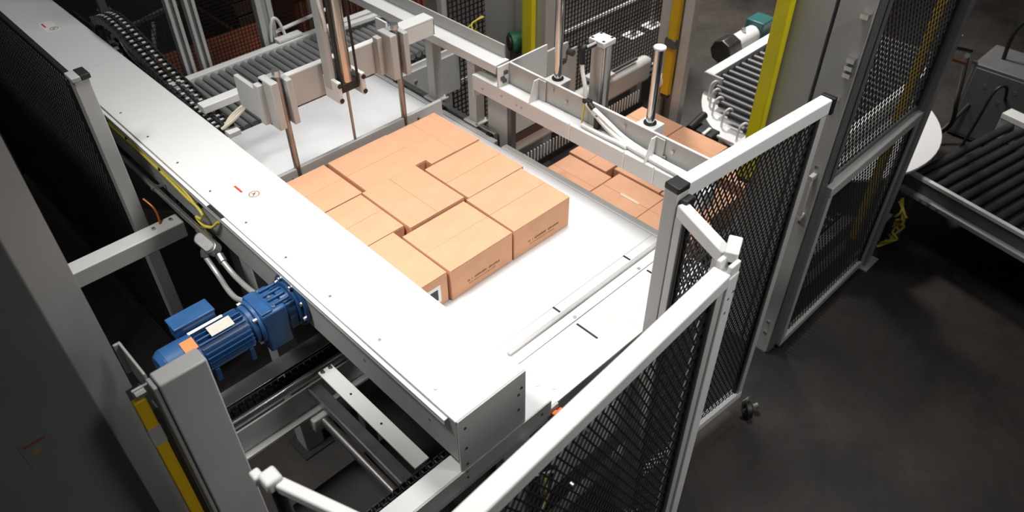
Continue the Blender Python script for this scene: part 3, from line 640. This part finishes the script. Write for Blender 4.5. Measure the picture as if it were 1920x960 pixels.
MB().obox((3.105, 1.18, ZF-.028), (.014, 0, 0), (0, .034, 0), (0, 0, .042)).build('end_cap', BLACK, f3, .004)
ct = thing('caster_wheel', (3.13, 1.13, 0), 'caster wheel under the far bottom corner of the tall gate', 'caster')
MB().cyl((3.10, 1.115, .055), (3.13, 1.09, .055), .055, 20).build('wheel', BLACK, ct, .006)
MB().cyl((3.095, 1.12, .055), (3.135, 1.085, .055), .018, 12).build('hub', ALU, ct)
MB().prism([(0, .055), (.03, .055), (.05, .16), (-.02, .16)], (3.085, 1.125, 0), (.8, -.1, 0), (0, 0, 1), (-.004, .005, 0)).build('fork', ALU, ct)
MB().cyl((3.165, 1.085, .06), (3.185, 1.07, .075), .024, 12).build('brake_pedal', ALU, ct)

# ---- hoist column right with latch
rcx = thing('hoist_mast', (3.7, 1.5, 0), 'tall grey hoist column beside the gate', 'column')
MB().box(3.655, 3.735, 1.295, 1.475, .01, 3.6).build('outer_sheet', GREY, rcx, .003)
MB().box(3.655, 3.735, 1.495, 1.72, .01, 3.6).build('inner_sheet', GREY, rcx, .003)
MB().box(3.68, 3.73, 1.475, 1.495, .01, 3.6).build('seam_gap', DARKG, rcx)
MB().box(3.66, 3.74, 1.283, 1.294, .01, 3.6).build('dark_edge', DARKG, rcx, .001)
MB().box(3.65, 3.78, 1.30, 1.74, 0, .01).build('foot', DARKG, rcx)
hnd = MB().box(3.60, 3.654, 1.325, 1.35, 1.17, 1.20).box(3.60, 3.654, 1.325, 1.35, 1.45, 1.48).box(3.60, 3.622, 1.325, 1.35, 1.20, 1.45).build('latch_handle', GREY, rcx, .003)
pieces('latch_bolt', bolt((-1, 0, 0), .010, .012), ALU, rcx, [(3.654, 1.34, 1.52), (3.654, 1.34, 1.13), (3.654, 1.34, .28), (3.654, 1.34, .18), (3.654, 1.36, 1.90), (3.654, 1.34, 1.95)])
pieces('hinge_pin', MB().box(-.03, 0, -.02, .02, -.012, .012), ALU, rcx, [(3.655, 1.33, 2.17), (3.655, 1.33, 2.13), (3.655, 1.33, 2.09), (3.655, 1.33, 2.40)])
def curtain(name, label, x0, x1, y0, y1, z0, z1, m_=YEL, clip=None):
    t = thing(name, ((x0+x1)/2, (y0+y1)/2, z0), label, 'light curtain')
    MB().box(x0, x1, y0, y1, z0, z1).build('housing', m_, t, .006)
    MB().box(x0-.0015, x0, y0+.012, y1-.012, z0+.05, z1-.02).build('lens_strip', m_, t)
    MB().box(x0+.005, x1-.005, y0+.005, y1-.005, z0-.03, z0).build('end_cap', BLACK, t, .003)
    if clip:
        for z in clip: MB().box(x0-.01, x1+.012, y0-.012, y1+.012, z, z+.07).build('clip', DSTEEL, t, .004)
    return t
curtain('light_curtain', 'bright yellow light curtain beside the tall hoist column', 3.585, 3.64, 1.685, 1.765, 1.28, 3.4)
# ---- far hoist columns
c1 = thing('hoist_mast', (3.7, 3.8, 0), 'wide pale hoist column behind the overhead rail end', 'column')
MB().box(3.655, 3.76, 3.80, 4.04, .01, 3.6).build('outer_sheet', GREY, c1, .003)
MB().box(3.73, 3.80, 3.60, 3.80, .01, 3.6).build('inner_sheet', GREY, c1, .003)
MB().box(3.66, 3.76, 3.43, 3.52, .01, 3.6).build('return_sheet', GREY, c1, .003)
MB().box(3.60, 3.82, 3.42, 4.06, 0, .01).build('foot', MID, c1)
curtain('light_curtain', 'bright yellow light curtain on the far pale hoist column', 3.60, 3.65, 3.51, 3.60, 1.30, 3.4)
gm = thing('green_motor', (3.72, 3.7, 1.4), 'small dark green motor tucked beside the pale hoist column', 'motor')
MB().cyl((3.60, 3.72, 1.44), (3.73, 3.66, 1.44), .075, 20).build('motor_body', GREEN, gm, .005)
MB().cyl((3.59, 3.725, 1.44), (3.60, 3.72, 1.44), .055, 16).build('motor_cap', BLACK, gm)
MB().box(3.62, 3.72, 3.66, 3.74, 1.30, 1.37).build('motor_foot', DARKG, gm)
lk = thing('latch_bracket', (3.2, 2.95, 1.7), 'grey latch bracket at the far end of the cylinder frame', 'bracket')
MB().box(3.061, 3.24, 2.843, 2.858, 1.64, 1.88).build('bracket_plate', GREY, lk, .003)
MB().box(3.14, 3.21, 2.826, 2.843, 1.76, 1.785).build('latch_bar', DSTEEL, lk); MB().cyl((3.24, 2.85, 1.82), (3.24, 2.80, 1.82), .02, 10).build('latch_knob', DSTEEL, lk)
c2 = thing('hoist_mast', (4.68, 2.95, 0), 'grey hoist column with amber light curtain beyond the lowered cartons', 'column')
MB().box(4.60, 4.665, 2.865, 2.945, .01, 3.4).build('main_sheet', GREY, c2, .003)
MB().box(4.60, 4.64, 3.04, 3.14, .01, 3.4).build('side_sheet', GREY, c2, .003)
MB().box(4.665, 4.70, 2.90, 3.14, .01, 3.4).build('back_sheet', GREY, c2, .003)
MB().box(4.57, 4.73, 2.84, 3.16, 0, .01).build('foot', MID, c2)
MB().cyl((4.55, 3.06, 1.02), (4.60, 3.06, 1.02), .05, 16).build('round_knob', WHITE, c2, .005)
curtain('light_curtain', 'amber yellow light curtain with black clips on the grey hoist column', 4.555, 4.60, 2.955, 3.03, .93, 3.2, YEL2, (1.32,))

# ---- P3 low fence, tall mesh, right post
f4 = panel('mesh_barrier', 'low mesh panel between the hoist column and the right corner post', (3.745, 1.275), (4.93, 1.275), .03, 1.365, .036, .07, top_m=GREY)
f5 = panel('mesh_barrier', 'tall dark mesh panel rising above the low panel at right', (3.745, 1.30), (4.93, 1.30), 1.38, 3.3, .042, .04, top_m=DARKG, side=DARKG)
cpR = thing('corner_post', (5.0, 1.27, 0), 'dark grey corner post at the right with slotted plate', 'post')
MB().box(4.945, 5.025, 1.235, 1.32, .01, 3.3).build('post', MID, cpR, .004)
MB().box(5.03, 5.14, 1.30, 1.31, .30, 1.15).build('slotted_plate', MID, cpR, .002)
pieces('slot', MB().box(-.006, .006, -.001, .001, -.06, .06), BLACK, cpR, [(5.08, 1.2992, z) for z in (.45, .65, .85, 1.02)])
MB().box(4.90, 5.10, 1.20, 1.36, 0, .01).build('foot', GREY, cpR)
curtain('light_curtain', 'dim yellow light curtain seen through the tall mesh at right', 4.86, 4.905, 1.34, 1.40, .25, 3.2, YEL2)
sb = thing('switch_box', (5.1, 1.33, 1.6), 'grey switch box mounted on the right corner post', 'switch box')
MB().box(5.03, 5.11, 1.27, 1.36, 1.50, 1.80).build('box_body', MID, sb, .006)
MB().box(5.025, 5.15, 1.26, 1.37, 1.80, 1.815).build('box_hood', GREY, sb, .002)
MB().tube([(5.11, 1.30, 1.72), (5.2, 1.28, 1.70), (5.45, 1.25, 1.6)], .012, 8).build('lead', BLACK, sb); MB().tube([(5.11, 1.30, 1.66), (5.2, 1.28, 1.62), (5.42, 1.25, 1.52)], .014, 8).build('lead', COPPER, sb)
# material inside the cell seen through the low mesh
pb = thing('pallet_conveyor', (4.3, 1.9, 0), 'dark low pallet conveyor inside the cell behind the mesh', 'conveyor')
MB().box(3.85, 4.95, 1.42, 1.50, .22, .38).build('near_rail', DARKG, pb, .004); MB().box(3.85, 4.95, 2.05, 2.12, .22, .38).build('far_rail', DARKG, pb)
pieces('roller', MB().cyl((0, -.26, 0), (0, .26, 0), .035, 14), ROLLD, pb, [(3.9+.1*i, 1.775, .36) for i in range(11)])
MB().box(4.3, 4.9, 1.40, 1.418, .10, .22).build('pale_skirt', WHITE, pb)
for x in (3.9, 4.9):
    for y in (1.46, 2.08): MB().box(x-.03, x+.03, y-.03, y+.03, 0, .22).build('leg', DARKG, pb)

# ================================================================== RIGHT DARK ROLLER CONVEYOR
O = V(5.47, 1.33, 0); dd = V(-.195, -.981, 0).normalized(); nn = V(-dd.y, dd.x, 0)
if nn.x < 0: nn = -nn
dk = thing('roller_conveyor', O+dd*.9, 'dark roller conveyor with white edge rails at the right', 'conveyor')
def lp(u, v, z): return O+dd*u+nn*v+V(0, 0, z)
MB().bar(lp(0, 0, .585), lp(2.4, 0, .585), .035, .03).build('edge_strip', WHITE, dk, .003)
MB().bar(lp(0, .005, .50), lp(2.4, .005, .50), .02, .14).build('near_rail', DARKG, dk, .003)  # dark paint stands for the shadow below the edge strip
MB().bar(lp(0, -.03, .45), lp(2.4, -.03, .45), .05, .035).build('lower_flange', MID, dk, .003)
MB().bar(lp(-.05, 1.32, .62), lp(2.4, 1.32, .62), .13, .05).build('far_edge', WHITE, dk, .004)
MB().bar(lp(-.05, 1.27, .52), lp(2.4, 1.27, .52), .02, .2).build('far_rail', MID, dk, .003)
rl = MB().cyl(-nn*.62, nn*.62, .034, 16)
pieces('roller', rl, ROLLD, dk, [lp(.05+.092*i, .64, .565) for i in range(25)])
for u in (.1, 2.2):
    for v in (.0, 1.3): MB().cyl(lp(u, v, 0), lp(u, v, .45), .03, 8).build('leg', DARKG, dk)
MB().bar(lp(.05, .64, .40), lp(2.4, .64, .40), 1.2, .02).build('pan', BLACK, dk)
pieces('rail_bolt', MB().cyl(V(0, 0, 0), -nn*.008, .010, 8), ALU, dk, [lp(.12+.07*i, -.056, .455) for i in range(4)])
yt = thing('yellow_cable_tangle', (5.42, 1.28, 0), 'tangle of yellow cables hanging by the right corner post', 'cable')
for k in range(4):
    pts = [(5.30+.02*k, 1.27, .42)]
    for j in range(6): pts.append((5.26+random.uniform(-.04, .09), 1.22+random.uniform(-.05, .05), .36-.055*j+random.uniform(-.03, .03)))
    pts.append((5.20+.03*k, 1.27, .03)); MB().tube(pts, .009, 6).build('cable', YCAB, yt)
tbk = thing('terminal_block', (5.18, 1.27, 0), 'black ribbed terminal block at the foot of the right corner post', 'terminal block')
MB().box(5.10, 5.20, 1.25, 1.29, .16, .36).build('block_back', MID, tbk)
pieces('rib', MB().box(-.045, .045, -.03, 0, -.008, .008), BLACK, tbk, [(5.15, 1.25, .18+.027*i) for i in range(7)])
cabn = thing('control_cabinet', (7.4, 1.6, 0), 'dark grey control cabinet behind the right roller conveyor', 'cabinet')
MB().box(7.25, 7.75, .70, 1.60, .02, .72).build('cabinet_body', DARKG, cabn, .006)
MB().box(7.24, 7.25, .73, 1.57, .05, .69).build('cabinet_door', DARKG, cabn, .003)
pieces('knock_out', bolt((-1, 0, 0), .02, .004), DARKG, cabn, [(7.24, 1.45, .55), (7.24, 1.3, .45), (7.24, 1.2, .58), (7.24, 1.05, .40)])
pieces('hinge', MB().box(-.012, .012, -.02, .02, -.012, .012), ALU, cabn, [(7.26, 1.60, .72), (7.26, 1.12, .72)])
for k, (pts, lab) in enumerate((
    ([(7.5, 1.45, .72), (7.5, 1.45, 1.0), (7.55, 1.3, 1.2), (7.6, .9, 1.25), (7.6, .2, 1.1)], 'black cable arching from the cabinet top at the right edge'),
    ([(5.48, 1.27, 1.55), (6.1, 1.36, .95), (6.6, 1.45, .4), (6.75, 1.75, .05), (6.3, 1.85, .02), (5.9, 1.8, .02)], 'black cable hanging from the switch box to the floor'),
    ([(7.24, 1.5, .35), (7.0, 1.6, .1), (6.6, 1.8, .02), (6.2, 1.95, .02), (5.8, 1.9, .02)], 'thick black cable on the floor behind the corner post'),
    ([(7.24, 1.25, .5), (7.05, 1.25, .7), (6.95, 1.3, .68), (6.9, 1.32, .4), (6.9, 1.35, .1)], 'short black cable looped over the white conveyor edge'),
    ([(7.22, .95, .5), (7.1, .9, .9), (7.0, .75, 1.3), (7.0, .5, 1.5)], 'straight black cable leaning across the cabinet'))):
    tag(MB().tube(pts, .018 if k < 3 else .013, 8).build('black_cable', BLACK), lab, 'cable')

# ================================================================== CURVE CONVEYOR (upper right)
cv = thing('roller_conveyor', (5.6, 2.5, 0), 'black roller infeed conveyor with white rail and round base plate', 'conveyor')
poly = [(.92*math.cos(2*math.pi*i/64), .92*math.sin(2*math.pi*i/64)) for i in range(64)]
MB().prism(poly, (5.52, 2.15, .70), (1, 0, 0), (0, 1, 0), (0, 0, .022)).build('round_base', WHITE, cv, .003)
MB().cyl((5.52, 2.15, 0), (5.52, 2.15, .70), .15, 20).build('pedestal', DARKG, cv)
MB().box(5.17, 7.0, 2.93, 3.02, .723, .89).build('far_rail', WHITE, cv, .004)
MB().box(5.15, 5.17, 2.84, 3.02, .723, .89).build('rail_end', GREY, cv, .003)
pieces('roller', MB().cyl((0, -.62, 0), (0, .525, 0), .034, 16), ROLLD, cv, [(5.20+.094*i, 2.40, .825) for i in range(19)])
MB().box(5.02, 7.0, 1.73, 1.78, .723, .87).build('near_rail', WHITE, cv)
for x, y in ((5.106, 2.86), (5.012, 2.78), (4.918, 2.69), (4.824, 2.54), (4.73, 2.34)):
    MB().cyl((x, y, .825), (x, 1.79, .825), .034, 16).build('roller', ROLLD, cv)
    MB().tube([(x-.035, y+.035, .722), (x-.035, y+.03, .84), (x-.012, y+.012, .878), (x+.012, y, .868), (x+.02, y-.005, .85)], .0095, 8).build('hook', WHITE, cv)
cmo = thing('conveyor_motor', (5.8, 3.2, .7), 'silver motor with teal end on the infeed conveyor rail', 'motor')
MB().cyl((5.76, 3.15, .86), (6.08, 3.15, .86), .080, 24).build('motor_body', WHITE, cmo, .004)
MB().cyl((5.58, 3.15, .86), (5.76, 3.15, .86), .108, 8).build('gear_head', DSTEEL, cmo, .008)
MB().box(6.08, 6.28, 3.06, 3.24, .80, .98).build('teal_box', TEAL, cmo, .01)
MB().box(5.7, 6.2, 3.021, 3.15, .68, .775).build('mount', DARKG, cmo)
MB().cyl((5.91, 3.15, .93), (5.91, 3.15, .97), .02, 10).build('eye_bolt', ALU, cmo)
wc = thing('slat_conveyor', (4.7, 2.1, 0), 'short white slat infeed table beside the bright yellow light curtain', 'conveyor')
MB().bar((4.52, 2.28, .785), (4.72, 2.28, .785), .05, .05).build('cross_bar', WHITE, wc, .003)
pieces('slat', MB().box(-.016, .016, -.24, .24, -.010, .010), WHITE, wc, [(4.55+.05*i, 2.02, .785) for i in range(4)], bevel=.003)
MB().box(4.52, 4.72, 1.75, 1.775, .73, .80).build('side_bar', WHITE, wc)
for x in (4.54, 4.60): MB().box(x-.02, x+.02, 1.755, 1.79, 0, .73).build('leg', MID, wc)
bk = thing('black_drive_arm', (4.6, 2.6, 0), 'black drive arm between the round base and the lowered cartons', 'drive arm')
MB().cyl((4.50, 2.68, .78), (4.72, 2.70, .80), .032, 14).build('arm', BLACK, bk)
MB().box(4.54, 4.66, 2.50, 2.68, .62, .77).build('arm_block', BLACK, bk, .01)
MB().box(4.56, 4.64, 2.54, 2.64, 0, .62).build('stand', DARKG, bk)
MB().bar((4.51, 2.56, .78), (4.62, 2.57, .78), .025, .02).build('white_link', WHITE, bk, .004); MB().bar((4.60, 2.49, .76), (4.60, 2.32, .76), .022, .022).build('white_link', WHITE, bk, .004)

# ================================================================== BACK FENCE BEYOND HOIST
fb_ = thing('mesh_fence', (4.8, 4.3, 0), 'black square-mesh fence with white mid rail behind the hoist columns', 'fence')
wm = wire_square((3.48, 4.25, .10), (1, 0, 0), (0, 0, 1), 3.1, 2.4, .042, .0038).build('mesh', MESHB, fb_, smooth=False); wm['kind'] = 'stuff'
MB().box(3.45, 6.6, 4.262, 4.30, .86, .92).build('mid_rail', WHITE, fb_, .004)
MB().box(3.45, 6.6, 4.262, 4.30, .06, .10).build('bottom_rail', GREY, fb_, .004)
for x in (3.46, 4.10, 4.52, 6.58): MB().box(x-.03, x+.03, 4.262, 4.32, 0, 2.6).build('post', GREY, fb_, .004)
for k, (x, y) in enumerate(((6.75, 4.95), (7.1, 4.95))):
    lg = thing('stand_leg', (x, y, 0), ('left' if k == 0 else 'right')+' of two white machine legs on base plates behind the far fence', 'leg')
    MB().box(x-.11, x+.11, y-.09, y+.09, 0, .015).build('base_plate', WHITE, lg, .002); MB().box(x-.03, x+.03, y-.03, y+.03, .015, 1.0).build('leg_tube', GREY, lg, .003)
wt = thing('wire_tangle', (3.55, 3.95, 1.3), 'small tangle of yellow and teal wires beside the pale hoist column', 'cable')
for k in range(4):
    pts = [(3.60, 3.98+.01*k, 1.55)]+[(3.54+random.uniform(-.05, .05), 4.02+random.uniform(-.05, .05), 1.52-.05*j) for j in range(5)]
    MB().tube(pts, .006, 6).build('wire', TEAL if k == 0 else YCAB, wt)
MB().box(3.40, 3.50, 4.03, 4.13, 1.35, 1.38).build('bracket_top', WHITE, wt, .003); MB().box(3.43, 3.655, 4.02, 4.05, 1.30, 1.35).build('bracket_arm', GREY, wt)

# ================================================================== LEFT SIDE
lf = thing('fence_post', (.80, 3.77, 0), 'grey fence post with dark cap in front of the white beam', 'post')
post(.815, 3.745, .07, .075, ZF-.01, lf, GREY, False)
MB().box(.772, .815, 3.70, 3.79, ZF-.012, ZF+.012).build('cap_front', MID, lf, .004); MB().box(.815, .86, 3.70, 3.79, ZF-.012, ZF+.014).build('cap_rear', BLACK, lf, .004)
lfp = panel('mesh_barrier', 'dark mesh panel running back along the white beam at far left', (.80, 3.80), (.80, 6.9), .1, ZF-.02, .036, .035, top_m=BLACK, side=BLACK)
lt = thing('cross_tube', (.68, 3.58, 1.33), 'grey horizontal square tube in front of the fence post', 'tube')
MB().box(.20, .975, 3.52, 3.62, 1.30, 1.40).build('tube', GREY, lt, .006)
MB().tube([(.875, 3.59, 1.40), (.885, 3.61, 1.44), (.885, 3.64, 1.48), (.87, 3.70, 1.51)], .006, 8).build('copper_cable', COPPER, lt)
pieces('tube_bolt', bolt((0, 0, 1), .01, .01), ALU, lt, [(.93, 3.58, 1.40), (.83, 3.57, 1.40)])
# near dark column at left
nc = thing('machine_mast', (-.3, 2.1, 0), 'large dark grey machine column filling the left foreground', 'column')
MB().prism([(-.9, 1.95), (.106, 1.95), (.232, 2.09), (.20, 2.22), (-.9, 2.22)], (0, 0, .01), (1, 0, 0), (0, 1, 0), (0, 0, 3.95)).build('column_shell', COLG, nc, .004)
MB().box(-.93, .25, 1.93, 2.25, 0, .01).build('foot', DARKG, nc)
lb = MB().box(-.125, -.035, 1.9485, 1.95, 1.97, 2.10).build('warning_label', COLG, nc)
MB().box(-.115, -.05, 1.9478, 1.9486, 2.07, 2.08).build('label_red_bar', LRED, lb); MB().box(-.10, -.08, 1.9478, 1.9486, 2.03, 2.055).build('label_yellow_mark', LYEL, lb)
np_ = thing('gate_post', (.32, 1.76, 0), 'grey square gate post with pale top in the lower left foreground', 'post')
MB().box(.252, .402, 1.725, 1.795, .01, ZF).build('post', GREY, np_, .006)
MB().box(.22, .43, 1.69, 1.83, 0, .01).build('foot', MID, np_)
MB().box(.236, .250, 1.735, 1.79, .02, ZF-.01).build('side_channel', MID, np_, .003)
ub = thing('curtain_bracket', (.22, 1.86, 2.1), 'grey U-shaped mounting bracket holding the near light curtain', 'bracket')
MB().box(.238, .246, 1.80, 1.98, ZF-.13, ZF).build('bracket_web', GREY, ub, .002); MB().box(.223, .238, 1.97, 1.98, ZF-.13, ZF).build('bracket_lip', GREY, ub, .002)
MB().box(.19, .246, 1.79, 1.80, ZF-.10, ZF-.03).build('bracket_tab', GREY, ub, .002)
MB().cyl((.192, 1.775, ZF-.035), (.222, 1.775, ZF-.035), .014, 10).build('clamp_bolt', ALU, ub)
nl = thing('light_curtain', (.195, 1.79, .8), 'amber yellow light curtain beside the near gate post', 'light curtain')
MB().box(.176, .214, 1.765, 1.789, .6, ZF-.055).build('housing', YEL2, nl, .004)
MB().box(.175, .215, 1.762, 1.79, 1.98, 2.06).build('grey_band', MID, nl); MB().box(.18, .21, 1.768, 1.787, .01, .6).build('lower_stand', BLACK, nl)
MB().box(.19, .236, 1.80, 1.93, .02, 2.09).build('mount_strip', DARKG, nl)
ls = thing('hinge_tube', (.37, 1.12, 2.2), 'white hinge tube with bracket at the bottom left of the near fence', 'tube')
MB().bar((.335, 1.225, ZF-.03), (.455, .90, ZF-.03), .034, .036).build('tube', WHITE, ls, .006)
MB().obox((.325, 1.245, ZF-.02), (.024, .0, 0), (0, .026, 0), (0, 0, .022)).build('clamp', WHITE, ls, .008)
MB().obox((.305, 1.285, ZF-.03), (.014, 0, 0), (0, .018, 0), (0, 0, .018)).build('clamp_tip', WHITE, ls, .006)
MB().cyl((.33, 1.235, .01), (.33, 1.235, ZF-.05), .02, 12).build('hinge_rod', BLACK, ls)
fpL = thing('fence_post', (.43, .86, 0), 'white fence post at the left end of the near panel', 'post')
post(.425, .798, .05, .06, ZF-.01, fpL, WHITE, False)
for k, (x, y, lab) in enumerate(((.42, 4.35, 'black rack upright left of the capped fence post'), (.33, 4.55, 'second black rack upright at the left edge'))):
    p = thing('rack_upright', (x, y, 0), lab, 'upright'); MB().box(x-.03, x+.03, y-.03, y+.03, .01, 2.9).build('upright', BLACK if k else DARKG, p, .003); MB().box(x-.06, x+.06, y-.06, y+.06, 0, .01).build('foot', DARKG, p)

# machine parts behind the near fence mesh
ms = thing('lower_machine', (1.9, 1.5, 0), 'white lower machine rail and cables behind the near mesh panel', 'machine base')
MB().box(1.43, 2.30, 1.28, 1.30, .80, 1.05).build('white_panel', WHITE, ms, .004)
MB().box(1.45, 2.55, 1.36, 1.40, .25, .31).build('lower_rail', GREY, ms, .004)
MB().box(1.30, 1.42, 1.36, 1.42, 0, 1.22).build('upright', MID, ms, .004); MB().box(2.45, 2.55, 1.40, 1.44, 0, 1.22).build('upright', MID, ms, .004)
for k in range(5):
    pts = [(1.47+.03*k, 1.33, 1.2)]+[(1.40+random.uniform(-.06, .12), 1.29+random.uniform(-.03, .02), 1.1-.12*j) for j in range(7)]
    MB().tube(pts, .009, 6).build('cable', YCAB if k < 2 else (HOSE if k == 2 else BLACK), ms)
